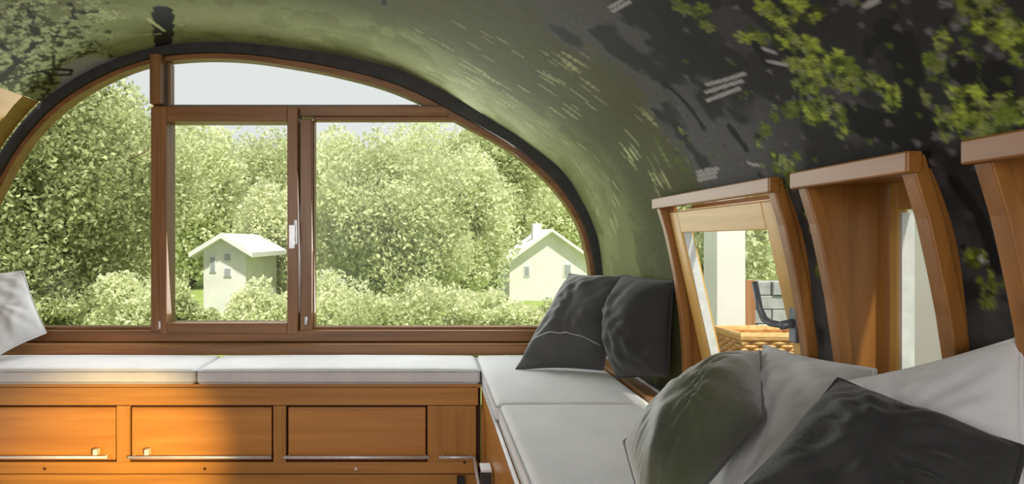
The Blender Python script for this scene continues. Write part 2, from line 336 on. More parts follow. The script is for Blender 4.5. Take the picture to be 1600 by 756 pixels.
def lining(name, j0, j1, kind='structure', **k):
    ncol = j1-j0+1
    X = PROF[j0:j1+1, 0]; Z = PROF[j0:j1+1, 1]
    v = np.zeros((NR, ncol, 3)); v[..., 0] = X; v[..., 1] = ys[:, None]; v[..., 2] = Z
    idx = np.arange(NR*ncol).reshape(NR, ncol)
    q = np.stack([idx[:-1, :-1], idx[:-1, 1:], idx[1:, 1:], idx[1:, :-1]], -1)
    yc = (ys[:-1]+ys[1:])/2; zc = (Z[:-1]+Z[1:])/2; xc = (X[:-1]+X[1:])/2
    keep = np.ones(q.shape[:2], bool)
    for (a, b) in WINS:
        keep &= ~(((yc[:, None] > a+.015) & (yc[:, None] < b-.015)) & ((xc[None] > 0.3) & (zc[None] < WTOP-.012) & (zc[None] > WBOT-.03)))
    q = q[keep]
    me = bpy.data.meshes.new(name); nf = len(q)
    me.vertices.add(NR*ncol); me.vertices.foreach_set('co', v.reshape(-1))
    me.loops.add(nf*4); me.loops.foreach_set('vertex_index', q.reshape(-1).astype(np.int32))
    me.polygons.add(nf); me.polygons.foreach_set('loop_start', np.arange(0, nf*4, 4, dtype=np.int32)); me.polygons.foreach_set('use_smooth', np.ones(nf, bool))
    me.update(calc_edges=True)
    at = me.color_attributes.new('print', 'FLOAT_COLOR', 'POINT'); cc = np.ones((NR, ncol, 4)); cc[..., :3] = col[:, j0:j1+1]
    at.data.foreach_set('color', cc.reshape(-1))
    me.materials.append(M['print']); o = bpy.data.objects.new(name, me); C.objects.link(o)
    return tag(o, kind=kind, **k)
lining('ceiling', ci_left, ci_right, label='barrel vaulted lining printed with an olive and black forest photograph')
lining('wall_right', ci_right, NC-1, label='dark forest print lining curving down between the side windows')
# left wall: wood boards below the lining
L_idx = np.linspace(0, ci_left, 26).astype(int)
wl = empty('wall_left', kind='structure', label='orange wooden boarding of the left wall below the printed vault')
Lp = [tuple(PROF[i]) for i in L_idx]; Lo = [(p[0]-0.02, p[1]+0.0) for p in Lp]
for i in range(0, 25, 5):
    a, b = Lp[i:i+6], Lo[i:i+6]
    MB().band([(p[0], p[1]+(0.002 if n == 0 else (-0.002 if n == 5 else 0))) for n, p in enumerate(a)], b, -2.5, YW-0.10).build('board', M['leftwall'], wl, smooth=False)
MB().box(-2.83, 1.15, -2.5, YW+.1, -0.34, -0.30).build('floor', M['floor'], kind='structure', label='brown wooden floor')
wb = empty('wall_back', kind='structure', label='plain rear wall with a wide opening')
MB().box(-2.9, 1.2, -2.56, -2.5, -0.3, 0.6).build('panel', M['white'], wb)
MB().box(-2.9, 1.2, -2.56, -2.5, 2.0, 2.4).build('panel', M['white'], wb)
MB().box(-2.9, -2.1, -2.56, -2.5, 0.6, 2.0).build('panel', M['white'], wb)
MB().box(0.4, 1.2, -2.56, -2.5, 0.6, 2.0).build('panel', M['white'], wb)

# ------------------------------------------------------------------ window_1: the big arched end window
w1 = empty('window_1', (0, YW, 0.45), kind='structure', label='wide arched wooden window filling the end wall')
O = resample(OUTW, 90)[0]; I = resample(INW, 90)[0]
def nearest_out(p):
    d = np.hypot(PROF[:, 0]-p[0], PROF[:, 1]-p[1]); return PROF[int(np.argmin(d))]
Oa = np.array([nearest_out(p) for p in I])
Mid = I+(Oa-I)*0.34
Ob = I+(Oa-I)*1.06
MB().band([tuple(p) for p in Mid], [tuple(p) for p in Ob], YW-0.08, YW+0.06).build('arch_trim', M['dark'], w1, smooth=False, label='black rubber edge around the arch')
MB().band([tuple(p) for p in I], [tuple(p) for p in Mid], YW-0.045, YW+0.03).build('arch_rail', M['frame_x'], w1)
def X_(px): return (px-VX)/F*YW
def Z_(py): return EYE-(py-VY)/F*YW
def rail(name, px0, px1, py0, py1, y0=-.06, y1=.05, mat='frame_x', par=w1, bev=.004, **k):
    return MB().box(X_(px0), X_(px1), YW+y0, YW+y1, Z_(py1), Z_(py0)).build(name, M[mat], par, bevel=bev, **k)
rail('post', 246, 263, 92, 168, -.10, .06, 'frame_z')
rail('post', 246, 262, 172, 516, -.085, .06, 'frame_z')
rail('mullion', 473, 491, 190, 516, -.075, .06, 'frame_z')
rail('transom_rail', 246, 700, 168, 184, -.05, .06)
rail('glazing_bead', 268, 655, 165, 168.5, -.03, .03, 'greymetal')
rail('glazing_bead', 266, 269.5, 100, 166, -.03, .03, 'frame_z')
rail('glazing_bead', 491, 724, 184, 190, -.035, .03)
rail('glazing_bead', 489, 493, 190, 512, -.035, .03, 'frame_z')
rail('glazing_bead', 491, 922, 509, 513, -.035, .03)
rail('glazing_bead', -56, 243, 509, 513, -.035, .03)
rail('glazing_bead', 243, 246.5, 100, 512, -.035, .03, 'frame_z')
rail('bottom_rail', -60, 935, 513, 530, -.085, .06)
rail('window_sill', -70, 940, 531, 548, -.14, .06, bev=.008)
# casement sash
sash = rail('sash_frame', 262, 272, 173, 518, -.10, .02, 'frame_z')
for a in [(455, 471, 173, 518, 'frame_z'), (272, 455, 173, 195, 'frame_x'), (272, 455, 501, 518, 'frame_x')]:
    b = rail('sash_rail', *a[:4], -.10, .02, a[4], par=None); b.location = -parent_world(sash)+b.location; b.parent = sash
def pane(poly, name='glass_pane', par=w1, y=YW-.005):
    m = MB(); n = len(poly)
    m.add([(x, y, z) for x, z in poly]+[(x, y+.006, z) for x, z in poly], [tuple(range(n)), tuple(range(2*n-1, n-1, -1))]+[(i, (i+1) % n, n+(i+1) % n, n+i) for i in range(n)])
    return m.build(name, M['glass'], par)
Ig = I+(Mid-I)*0.4
def sub(x0, x1, z0, z1): return [tuple(p) for p in Ig if x0 < p[0] < x1 and z0 < p[1] < z1]
pane([(X_(-60), Z_(515))]+sub(X_(-80), X_(250), Z_(514), 9)+[(X_(250), Z_(98)), (X_(250), Z_(515))])
pane([(X_(260), Z_(169)), (X_(260), Z_(98))]+sub(X_(260), X_(660), Z_(165), 9)+[(X_(668), Z_(169))])
pane([(X_(488), Z_(514)), (X_(488), Z_(186)), (X_(705), Z_(186))]+sub(X_(712), 9, Z_(514), Z_(189))+[(X_(924), Z_(514))])
pane([(X_(270), Z_(503)), (X_(270), Z_(193)), (X_(457), Z_(193)), (X_(457), Z_(503))], y=YW-.04)
# casement handle and hinges
hb = MB().box(X_(458), X_(467), YW-.108, YW-.10, Z_(388), Z_(352)).build('handle', M['steel'], w1, bevel=.003, label='pale metal lever handle')
h2 = MB().tube([U(462, 380, YW-.108), U(462, 380, YW-.15), U(461.5, 372, YW-.155), U(462, 344, YW-.152)], [.008, .008, .009, .006], 10)
h2.v = [tuple(v) for v in h2.v]; h2.build('lever', M['steel'], hb, smooth=True)
for px, py in ((250, 508), (478, 501)):
    MB().tube([U(px, py-6, YW-.095), U(px, py+6, YW-.095)], .008, 10).build('hinge', M['steel'], w1, smooth=True)

# ------------------------------------------------------------------ side windows
CX = [(1.225, .855), (1.10, .893), (.95, .925), (.78, .950), (.64, .960), (.46, .965)]
def Xc(z):
    return float(np.interp(z, [c[0] for c in CX][::-1], [c[1] for c in CX][::-1]))
XG = 1.06
def zs(a, b, n=14): return [a+(b-a)*i/(n-1) for i in range(n)]
def side_window(n, y0, y1, tilt, label):
    W = empty('window_%d' % n, (1.0, (y0+y1)/2, .5), kind='structure', label=label)
    zz = zs(WBOT-.03, WTOP)
    t = .032
    XOf = lambda z: XG+.026-math.tan(tilt)*(z-WBOT)
    for ya, yb in ((y0, y0+t), (y1-t, y1)):
        MB().band([(Xc(z), z) for z in zz], [(Xc(z)+.03, z) for z in zz], ya, yb).build('casing', M['side_z'], W, bevel=.003)
    for ya, yb in ((y0+.004, y0+t-.006), (y1-t+.006, y1-.004)):
        MB().band([(Xc(z)+.032, z) for z in zz], [(max(XOf(z), Xc(z)+.034), z) for z in zz], ya, yb).build('jamb', M['side_z'], W)
    MB().box(.848, .878, y0-.004, y1+.005, WTOP-.034, WTOP+.006).build('top_casing', M['side_y'], W, bevel=.004)
    MB().box(.878, max(.9, XOf(WTOP)), y0+.004, y1-.004, WTOP-.025, WTOP).build('head_board', M['side_y'], W)
    MB().box(Xc(.5)-.005, XG+.05, y0+.005, y1-.005, WBOT-.035, WBOT-.012).build('sill_board', M['side_y'], W, bevel=.003)
    MB().box(XG+.013, XG+.05, y0+t, y1-t, WBOT-.012, WBOT+.012).build('outer_frame', M['side_y'], W)
    if tilt: MB().box(.985, 1.0, y0+t, y1-t, WTOP-.055, WTOP-.02).build('head_fascia', M['side_y'], W)
    # sash, hinged at its foot
    ca, sa = math.cos(tilt), math.sin(tilt)
    HX, HZ = XG, WBOT+.005
    def P(y, u, d): return (HX-sa*u+ca*d, y, HZ+ca*u+sa*d)
    def sbox(name, ya, yb, u0, u1, d0, d1, mat, par=W, **k):
        m = MB(); vs = [P(y, u, d) for d in (d0, d1) for y in (ya, yb) for u in (u0, u1)]
        m.add(vs, [(0, 1, 3, 2), (4, 6, 7, 5), (0, 4, 5, 1), (2, 3, 7, 6), (0, 2, 6, 4), (1, 5, 7, 3)])
        return m.build(name, M[mat], par, bevel=.003 if par is W else 0, **k)
    H = .69 if tilt else .703; sy0, sy1 = y0+t+.02, y1-t-.012; fw = .07 if tilt else .025
    s = sbox('sash', sy1-fw, sy1, 0, H, -.015 if tilt else -.012, .03 if tilt else .012, 'sash_z')
    s2 = sbox('sash', sy0, sy0+fw, 0, H, -.015 if tilt else -.012, .03 if tilt else .012, 'sash_z')
    s3 = sbox('sash', sy0+fw, sy1-fw, H-(.078 if tilt else .069), H, -.015 if tilt else -.012, .03 if tilt else .012, 'sash_y')
    s4 = sbox('sash', sy0+fw, sy1-fw, 0, .06, -.015 if tilt else -.012, .03 if tilt else .012, 'sash_y')
    sbox('glass_pane', sy0+fw-.01, sy1-fw+.01, .05, H-.05, .006, .012, 'glass', s)
    for a in [(sy1-fw-.008, sy1-fw+.0, .06, H-.075), (sy0+fw, sy0+fw+.008, .06, H-.075)]:
        sbox('gasket', a[0], a[1], a[2], a[3], -.008, .02, 'steel' if a[0] > 1.8 or not tilt else 'dark', s)
    return W, P, sy0, fw, s2
W2, P2, sy0, fw, st = side_window(2, *WINS[0], math.radians(12.5), 'side window with its pale wooden sash tilted inwards at the top')
side_window(3, *WINS[1], 0, 'narrow side window with deep brown jambs, white wall behind it')
side_window(4, *WINS[2], 0, 'side window cut off by the right edge of the picture')
# lever handle on the near stile of the tilted sash
yh = sy0+fw*.45
hm = MB().tube([P2(yh, .36, -.016), P2(yh, .36, -.055)], .012, 10)
hm.tube([P2(yh, .36, -.05), P2(yh+.040, .362, -.058), P2(yh+.062, .372, -.062), P2(yh+.075, .40, -.062), P2(yh+.082, .475, -.055)], [.009, .010, .010, .009, .008], 10)
hm.build('handle', M['greymetal'], W2, smooth=True, label='grey metal lever handle')
MB().box(P2(yh, .35, -.02)[0]-.006, P2(yh, .35, -.02)[0]+.006, yh-.016, yh+.016, .80, .92).build('handle_plate', M['greymetal'], W2, bevel=.003)
MB().tube([(1.03, 2.22, .50), (1.025, 2.21, .58)], .004, 6).build('stay_arm', M['greymetal'], W2)

# ------------------------------------------------------------------ benches
YB = 3.0; XB = .25; SEAT = .363
def XF(px, Y=YB): return (px-VX)/F*Y
def ZF(py, Y=YB): return EYE-(py-VY)/F*Y
eb = empty('storage_bench', (-1.2, YB, -.3), label='long wooden storage bench with recessed drawer fronts under the arched window', cat='bench')
def fb(name, px0, px1, py0, py1, d0=0, d1=.02, mat='teak_x', par=eb, bev=.002, **k):
    return MB().box(XF(px0), XF(px1), YB+d0, YB+d1, ZF(py1), ZF(py0)).build(name, M[mat], par, bevel=bev, **k)
MB().box(-2.78, XB-.001, YB+.03, YW-.10, -.30, SEAT-.005).build('carcass', M['groove'], eb)
MB().box(-2.78, XB-.001, YB+.0, YW-.10, SEAT-.018, SEAT).build('seat_board', M['teak_x'], eb)
fb('top_rail', -205, 747, 604, 633)
for a, b in ((-205, -35), (182, 202), (427, 447), (668, 744)): fb('stile', a, b, 634, 722, mat='teak_z')
fb('lower_rail', -205, 747, 722, 740)
fb('plinth_board', -205, 747, 742, 790, d0=.004)
for k, (a, b) in enumerate(((-32, 179), (205, 424), (450, 665))):
    d = fb('drawer_front', a, b, 637, 719, d0=.006, d1=.024, mat='panel', bev=.003)
    # shadow groove frame bead
    for q in ((a+3, b-3, 639, 640.5), (a+3, b-3, 716, 717)):
        MB().box(XF(q[0]), XF(q[1]), YB+.003, YB+.007, ZF(q[3]), ZF(q[2])).build('bead', M['teak_x'], d)
# metal bars standing off the drawer fronts
for k, (a, b) in enumerate(((-60, 168), (200, 424), (443, 671), (686, 742))):
    m = MB(); zc = ZF(711)
    m.tube([(XF(a, 2.97), 2.97, zc), (XF(b, 2.97), 2.97, zc)], .0075, 10)
    bar = m.build('metal_bar', M['steel'], eb, smooth=True)
    for p in (a+6, b-6): MB().tube([(XF(p, 2.97), 2.97, zc), (XF(p, 2.97), 3.0, zc)], .005, 8).build('bracket', M['steel'], bar)
for px in (150, 230):
    MB().box(XF(px-3, 2.96), XF(px+4, 2.96), 2.945, 2.975, ZF(710, 2.96), ZF(701, 2.96)).build('clip', M['steel'], eb, bevel=.003)
for px in (70, 320, 556, 726):
    py = 732 if px < 700 else 722
    MB().tube([(XF(px), YB-.004, ZF(py)), (XF(px), YB+.002, ZF(py))], .007, 10).build('screw', M['groove' if px != 556 else 'steel'], eb)
rb = empty('bed_bench', (.6, 1.6, -.3), label='wooden bench along the right wall edged with a bright metal strip', cat='bench')
MB().box(XB, .86, .3, YW-.10, SEAT-.018, SEAT).build('seat_board', M['teak_y'], rb)
MB().box(XB, XB+.02, .3, 3.0, .262, SEAT-.018).build('top_rail', M['teak_y'], rb, bevel=.002)
MB().box(XB+.005, XB+.02, .3, 3.0, -.28, .258).build('front_panel', M['teak_y'], rb)
MB().box(XB-.003, XB+.005, 2.93, 3.0, -.3, .262).build('corner_stile', M['teak_z'], rb)
MB().box(XB-.006, XB+.006, .3, 2.99, SEAT-.002, SEAT+.006).build('edge_strip', M['steel'], rb, label='bright metal edge strip')
MB().box(.84, .86, .3, YW-.1, -.3, SEAT-.018).build('rear_panel', M['teak_y'], rb)
# ledge between bench and side windows
lg = empty('window_ledge', (.91, 2.2, .4), label='brown wooden ledge with a white metal track beside the corner cushion', cat='ledge')
MB().box(.862, .975, .4, YW-.10, .40, .448).build('ledge_board', M['frame_y'], lg, bevel=.004)
MB().box(.925, .960, 1.2, YW-.12, .449, .457).build('metal_track', M['steel'], lg, bevel=.002)
MB().box(.936, .949, 1.2, YW-.12, .457, .461).build('track_lip', M['dark'], lg)

# box cushions
def cushion(name, x0, x1, y0, y1, z0, z1, label, seed, r=.022, bulge=.006, buttons=()):
    cx, cy, cz = (x0+x1)/2, (y0+y1)/2, z0
    hx, hy, hz = (x1-x0)/2, (y1-y0)/2, (z1-z0)/2
    root = empty(name, (cx, cy, cz), label=label, cat='cushion', group='light grey bench cushions')
    bm = bmesh.new(); bmesh.ops.create_cube(bm, size=2)
    bmesh.ops.subdivide_edges(bm, edges=bm.edges[:], cuts=39, use_grid_fill=True)
    rn = random.Random(seed); ph = [rn.random()*6 for _ in range(6)]
    for v in bm.verts:
        c = Vector((v.co.x, v.co.y, v.co.z))
        # more samples near the edges
        q = Vector([math.copysign(1-(1-abs(t))**1.6, t) for t in c])
        p = Vector((q.x*hx, q.y*hy, q.z*hz))
        inner = Vector((max(-hx+r, min(hx-r, p.x)), max(-hy+r, min(hy-r, p.y)), max(-hz+r, min(hz-r, p.z))))
        d = p-inner
        if d.length > 1e-6: p = inner+d.normalized()*min(r, max(d.length, r) if max(abs(d.x), abs(d.y), abs(d.z)) >= r*.98 else d.length)
        k = max(0, (1-q.x**2))*max(0, (1-q.y**2))
        if q.z > 0: p.z += bulge*2*k**.5*q.z+.0015*math.sin(p.x*19+ph[0]+2*math.sin(p.y*7+ph[1]))*k
        for bx, by in buttons:
            dd = math.hypot(p.x+cx-bx, p.y+cy-by)
            if q.z > .5: p.z -= .010*math.exp(-(dd/.03)**2)
        sx = .003*math.sin(p.x*11+ph[2])+.002*math.sin(p.x*31+ph[3])
        p.y += math.copysign(abs(sx), -1)*(1 if q.y < -.9 else 0)
        v.co = p+Vector((0, 0, hz))
    me = bpy.data.meshes.new(name+'_cover'); bm.to_mesh(me); bm.free()
    me.polygons.foreach_set('use_smooth', [True]*len(me.polygons)); me.materials.append(M['cushion'])
    o = bpy.data.objects.new('cover', me); C.objects.link(o); o.parent = root
    for zz, nm in ((z1-.012, 'piping'), (z0+.014, 'piping')):
        pts = []
        rr = r
        for (sx, sy, a0) in ((1, 1, 0), (-1, 1, 90), (-1, -1, 180), (1, -1, 270)):
            for a in range(0, 91, 15):
                t = math.radians(a0+a); pts.append((cx+sx*(hx-rr)+(rr+.0005)*math.cos(t), cy+sy*(hy-rr)+(rr+.0005)*math.sin(t), zz))
        MB().tube(pts, .0035, 6, True).build(nm, M['piping'], root, smooth=True)
    for bx, by in buttons:
        MB().tube([(bx, by, z1-.004), (bx, by, z1+.004)], .011, 12).build('button', M['piping'], root, smooth=False)
    return root
CZ0, CZ1 = SEAT+.001, .440
xs = XF(306, 2.98)
cushion('bench_cushion', -2.62, xs-.004, 2.975, YW-.15, CZ0, CZ1, 'light grey bench cushion at the left end under the arched window', 1)
cushion('bench_cushion', xs+.004, XB-.006, 2.975, YW-.15, CZ0, CZ1, 'long light grey bench cushion in the middle under the arched window', 2)
cushion('bench_cushion', XB+.002, .855, 2.345, YW-.15, CZ0, CZ1, 'light grey corner cushion carrying the two propped charcoal pillows', 3, buttons=((.60, 2.85),))
cushion('bench_cushion', XB+.012, .855, .75, 2.335, CZ0, CZ1+.004, 'large light grey seat cushion along the right wall under the foreground pillows', 4, buttons=((.555, 1.92),))

# throw pillows: four corners, a puffed body between them, a piped rim
def pillow(corners, thick, mat, label, seed, pip=None, face=1, fold=.012, fine=0.0012, flap=False, concave=.05, back=1.0, lump=1.0):
    A, B, D, E = [Vector(c) for c in corners]      # TL, TR, BR, BL
    nrm = (B-A).cross(E-A).normalized()
    if nrm.y > 0: nrm = -nrm                      # towards the camera
    base = (D+E)/2
    root = empty('throw_pillow', tuple(base), label=label, cat='pillow')
    N_ = 56; rn = random.Random(seed); ph = [rn.random()*6.28 for _ in range(10)]
    def pos(u, v, side):
        # concave sides, u,v in 0..1
        cu = concave*math.sin(math.pi*v)*(2*u-1)*-1; cv = concave*math.sin(math.pi*u)*(2*v-1)*-1
        uu, vv = u+cu*.5, v+cv*.5
        p = (A*(1-uu)+B*uu)*(1-vv)+(E*(1-uu)+D*uu)*vv
        a, b = abs(2*u-1), abs(2*v-1)
        h = (max(0, 1-a**2.4)**.62)*(max(0, 1-b**2.4)**.62)
        # wrinkles running in from the rim and corners
        wr = 0
        rad = max(a, b); ang = math.atan2(v-.5, u-.5)
        wr += fold*.55*math.sin(ang*9+ph[0]+2*math.sin(ang*2+ph[1]))*math.sin(math.pi*min(1, rad))**2*.6
        wr += fold*.5*math.sin((u*7+v*9)+ph[2]+1.6*math.sin(u*5+ph[3]))*h
        wr += fold*.35*math.sin((u*17-v*13)+ph[4]+2*math.sin(v*6+ph[5]))*h
        wr += fold*.22*math.sin((u*31+v*24)+ph[6]+2*math.sin(v*9+ph[7]))*h
        wr += fine*math.sin((u*14+v*70)+ph[8]+2.5*math.sin(u*8+ph[9])+1.5*math.sin(v*11))*h*max(0, math.sin(u*11+v*7+ph[3])+.3)
        return p+nrm*side*((thick/2*h) if side > 0 else (thick/2*h*back))+nrm*side*wr*lump*(h > 0.001)
    vs = []; ids = {}
    for side in (1, -1):
        for i in range(N_+1):
            for j in range(N_+1):
                rim = i in (0, N_) or j in (0, N_)
                if side == -1 and rim: ids[(-1, i, j)] = ids[(1, i, j)]; continue
                u = .5-.5*math.cos(math.pi*i/N_)*1.0; v = .5-.5*math.cos(math.pi*j/N_)
                u = .5*u+.5*i/N_; v = .5*v+.5*j/N_
                ids[(side, i, j)] = len(vs); vs.append(pos(u, v, side))
    fs = []
    for side in (1, -1):
        for i in range(N_):
            for j in range(N_):
                q = (ids[(side, i, j)], ids[(side, i+1, j)], ids[(side, i+1, j+1)], ids[(side, i, j+1)])
                fs.append(q if side == 1 else q[::-1])
    m = MB(); m.add(vs, fs); m.build('cover', M[mat], root, smooth=True)
    rimp = [ids[(1, i, 0)] for i in range(N_)]+[ids[(1, N_, j)] for j in range(N_)]+[ids[(1, i, N_)] for i in range(N_, 0, -1)]+[ids[(1, 0, j)] for j in range(N_, 0, -1)]
    MB().tube([vs[i] for i in rimp][::2], .0042, 7, True).build('piping', M[pip or mat], root, smooth=True)
    if flap:
        pts = [pos(u, .80-.05*math.sin(u*3), 1)+nrm*.001 for u in np.linspace(.04, .96, 26)]
        MB().tube(pts, .003, 6).build('flap_seam', M['piping'], root, smooth=True)
    return root
pillow([U(890, 428, 3.16), U(980, 430, 2.90), U(942, 578, 2.88), U(806, 577, 2.93)], .21, 'dkpillow', 'charcoal pillow leaning in the far corner with its flap seam showing', 1, flap=True, back=.4)
pillow([U(972, 430, 2.80), U(1052, 440, 2.38), U(1044, 588, 2.38), U(962, 590, 2.68)], .30, 'dkpillow2', 'black-grey pillow standing almost edge-on at the corner beside the tilted window', 2, back=.15, concave=.02)
pillow([U(975, 690, 1.46), U(1188, 548, 1.58), U(1192, 655, 1.30), U(1020, 850, 1.14)], .25, 'grpillow', 'charcoal green crinkled pillow with sunlight tinted into its colour standing nearest the seat edge', 3, pip='dkpillow', fold=.006, fine=.0035, concave=.0, back=.35)
pillow([U(1195, 540, 1.62), U(1368, 578, 1.30), U(1330, 800, 1.05), U(1100, 815, 1.30)], .13, 'ltpillow', 'pale grey pillow behind the crinkled one below the tilted window', 4, back=.6)
pillow([U(1318, 598, 1.22), U(1598, 528, .97), U(1610, 800, .88), U(1350, 860, 1.05)], .15, 'ltpillow', 'large pale grey pillow with its corner up at the right edge', 5)
pillow([U(1310, 592, 1.10), U(1602, 700, .84), U(1560, 960, .74), U(1130, 792, .96)], .14, 'dkpillow2', 'large charcoal pillow lying in front of the two pale grey ones', 6, back=.3)
pillow([U(-85, 430, 3.22), U(36, 424, 3.30), U(72, 520, 3.33), U(-20, 566, 3.02)], .14, 'ltpillow', 'pale grey pillow at the left end of the bench by the arched window', 8)

# little black box and folding leg below the right bench corner
bx = empty('storage_box', (.225, 2.485, -.3), label='black box with a pale rim below the bench corner at bottom centre', cat='box')
MB().box(.205, .244, 2.45, 2.52, -.28, .138).build('body', M['dark'], bx, bevel=.003)
MB().box(.202, .245, 2.447, 2.523, .138, .148).build('rim', M['steel'], bx)
ft = MB().tube([U(741, 714, 2.95), U(744, 735, 2.90), U(748, 757, 2.86), U(752, 800, 2.80)], .008, 10).build('folding_leg', M['steel'], smooth=True,
    label='slim chrome folding leg hanging from the short metal bar at the bench corner', cat='leg')
MB().box(XF(714, 2.96), XF(726, 2.96), 2.95, 2.98, -.28, ZF(745, 2.96)).build('floor_bracket', M['dark'], bevel=.003, label='small black bracket at the foot of the bench left of the folding leg', cat='bracket')

# added floor spotlight, out of view: it warms the drawer fronts at the left
sp = empty('added_floor_spot', (-.25, 1.0, -.3), label='added unseen warm floor spotlight aimed at the drawer fronts', cat='lamp')
MB().tube([(-.25, 1.0, -.30), (-.25, 1.0, -.28)], .08, 20).build('base', M['steel'], sp)
MB().tube([(-.25, 1.0, -.29), (-.25, 1.0, .50)], .012, 10).build('pole', M['steel'], sp, smooth=True)
MB().tube([(-.19, .93, .53), (-.25, 1.0, .52)], [.03, .045], 20).build('lamp_head', M['steel'], sp)
l = bpy.data.lights.new('warm_spot', 'SPOT'); l.energy = 480; l.color = (1.0, .70, .26); l.spot_size = math.radians(29); l.spot_blend = 1.0; l.shadow_soft_size = .02
lo = bpy.data.objects.new('warm_spot', l); C.objects.link(lo); lo.location = (-.27, 1.03, .515)
lo.rotation_euler = (Vector((-1.56, 3.0, -.02))-lo.location).to_track_quat('-Z', 'Y').to_euler()

# ------------------------------------------------------------------ outdoors
GZ = -1.3
MB().box(-60, 60, YW+.3, 90, GZ-.2, GZ).build('lawn', M['grass'], kind='structure', label='lawn outside')
MB().box(1.3, 60, -30, YW+.3, GZ-.2, GZ).build('side_lawn', M['grass'], kind='structure', label='lawn beside the windows')

def leaf_mesh(centers, sizes, tint, name, parent):
    n = len(centers)
    a = RNG.normal(size=(n, 3)); a /= np.linalg.norm(a, axis=1)[:, None]
    b = RNG.normal(size=(n, 3)); b -= (b*a).sum(1)[:, None]*a; b /= np.linalg.norm(b, axis=1)[:, None]
    s = sizes[:, None]; off = np.array(parent_world(parent))
    v = np.stack([centers-a*s, centers+b*s*.55, centers+a*s, centers-b*s*.55], 1)-off
    me = bpy.data.meshes.new(name)
    me.vertices.add(n*4); me.vertices.foreach_set('co', v.reshape(-1))
    me.loops.add(n*4); me.loops.foreach_set('vertex_index', np.arange(n*4, dtype=np.int32))
    me.polygons.add(n); me.polygons.foreach_set('loop_start', np.arange(0, n*4, 4, dtype=np.int32)); me.update(calc_edges=True)
    at = me.color_attributes.new('tint', 'FLOAT_COLOR', 'POINT'); cc = np.ones((n, 4, 4)); cc[..., :3] = tint[:, None, :]
    at.data.foreach_set('color', cc.reshape(-1))
    me.materials.append(M['leaf']); o = bpy.data.objects.new(name, me); C.objects.link(o); o.parent = parent
    return tag(o, kind='stuff')
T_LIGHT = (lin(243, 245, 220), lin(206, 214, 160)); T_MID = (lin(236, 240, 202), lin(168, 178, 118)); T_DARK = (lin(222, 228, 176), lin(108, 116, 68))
def tree(x, y, zc, rx, rz, n, size, tints, label, cat='tree', trunk=True, blobs=40, name='tree', holes=0.0, group=None):
    root = empty(name, (x, y, GZ), label=label, cat=cat, group=group)
    bc = RNG.normal(size=(blobs, 3)); bc /= np.linalg.norm(bc, axis=1)[:, None]; bc *= (RNG.random(blobs)**.4)[:, None]*.8
    br = RNG.uniform(.22, .40, blobs)
    which = RNG.integers(0, blobs, n); d = RNG.normal(size=(n, 3)); d /= np.linalg.norm(d, axis=1)[:, None]
    p = bc[which]+d*(RNG.random(n)**.33)[:, None]*br[which][:, None]
    t = RNG.random(n)*.65+.35*RNG.random(blobs)[which]
    tint = tints[0]*t[:, None]+tints[1]*(1-t)[:, None]
    P = np.c_[x+p[:, 0]*rx, y+p[:, 1]*rx, zc+p[:, 2]*rz]
    ok = P[:, 2] > GZ; P = P[ok]; tint = tint[ok]
    leaf_mesh(P, size*RNG.uniform(.6, 1.3, len(P)), tint, 'foliage', root)
    if trunk:
        rt = .03*rx+.05
        MB().tube([(x, y, GZ), (x+.05*rx, y, GZ+(zc-GZ)*.5), (x-.02*rx, y, zc), (x+.04*rx, y, zc+rz*.5)], [rt*1.2, rt, rt*.7, rt*.2], 8).build('trunk', M['bark'], root, smooth=True)
        rn = random.Random(int(abs(x*100)))
        for k in range(6):
            a = rn.random()*6.28; e = Vector((math.cos(a)*rx*.8, math.sin(a)*rx*.8*(.4 if k % 2 else 1), rz*rn.uniform(.1, .6)))
            s = Vector((x, y, zc-rz*rn.uniform(.1, .6)))
            MB().tube([s, s+e*.5+Vector((0, 0, .1*rz)), s+e], [rt*.5, rt*.3, rt*.08], 6).build('branch', M['bark'], root, smooth=True)
    return root
def at(px, Y): return (px-VX)/F*Y
def top(py, Y): return EYE-(py-VY)/F*Y
G = 'backdrop trees behind the arched window'
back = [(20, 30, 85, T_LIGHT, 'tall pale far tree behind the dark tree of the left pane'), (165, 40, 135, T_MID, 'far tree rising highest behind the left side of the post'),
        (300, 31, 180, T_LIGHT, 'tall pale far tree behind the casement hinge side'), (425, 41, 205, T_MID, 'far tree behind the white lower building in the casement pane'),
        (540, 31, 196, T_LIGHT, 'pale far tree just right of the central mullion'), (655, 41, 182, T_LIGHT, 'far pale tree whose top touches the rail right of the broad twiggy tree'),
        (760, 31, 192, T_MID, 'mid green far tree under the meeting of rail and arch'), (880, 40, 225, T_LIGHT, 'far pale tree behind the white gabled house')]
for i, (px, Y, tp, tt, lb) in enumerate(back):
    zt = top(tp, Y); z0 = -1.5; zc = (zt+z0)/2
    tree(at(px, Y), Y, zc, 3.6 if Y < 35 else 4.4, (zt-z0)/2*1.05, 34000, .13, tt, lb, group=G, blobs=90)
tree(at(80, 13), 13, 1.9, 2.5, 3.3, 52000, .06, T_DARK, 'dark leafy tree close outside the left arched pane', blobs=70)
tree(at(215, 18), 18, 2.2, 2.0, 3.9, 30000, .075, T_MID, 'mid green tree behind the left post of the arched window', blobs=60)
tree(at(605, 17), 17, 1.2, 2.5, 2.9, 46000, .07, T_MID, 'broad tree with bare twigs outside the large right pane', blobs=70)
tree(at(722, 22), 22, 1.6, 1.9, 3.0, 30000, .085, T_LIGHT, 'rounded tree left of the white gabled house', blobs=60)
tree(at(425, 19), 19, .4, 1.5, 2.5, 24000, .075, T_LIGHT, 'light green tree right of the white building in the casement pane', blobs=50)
bg_ = 'low shrubs along the garden edge outside the arched window'
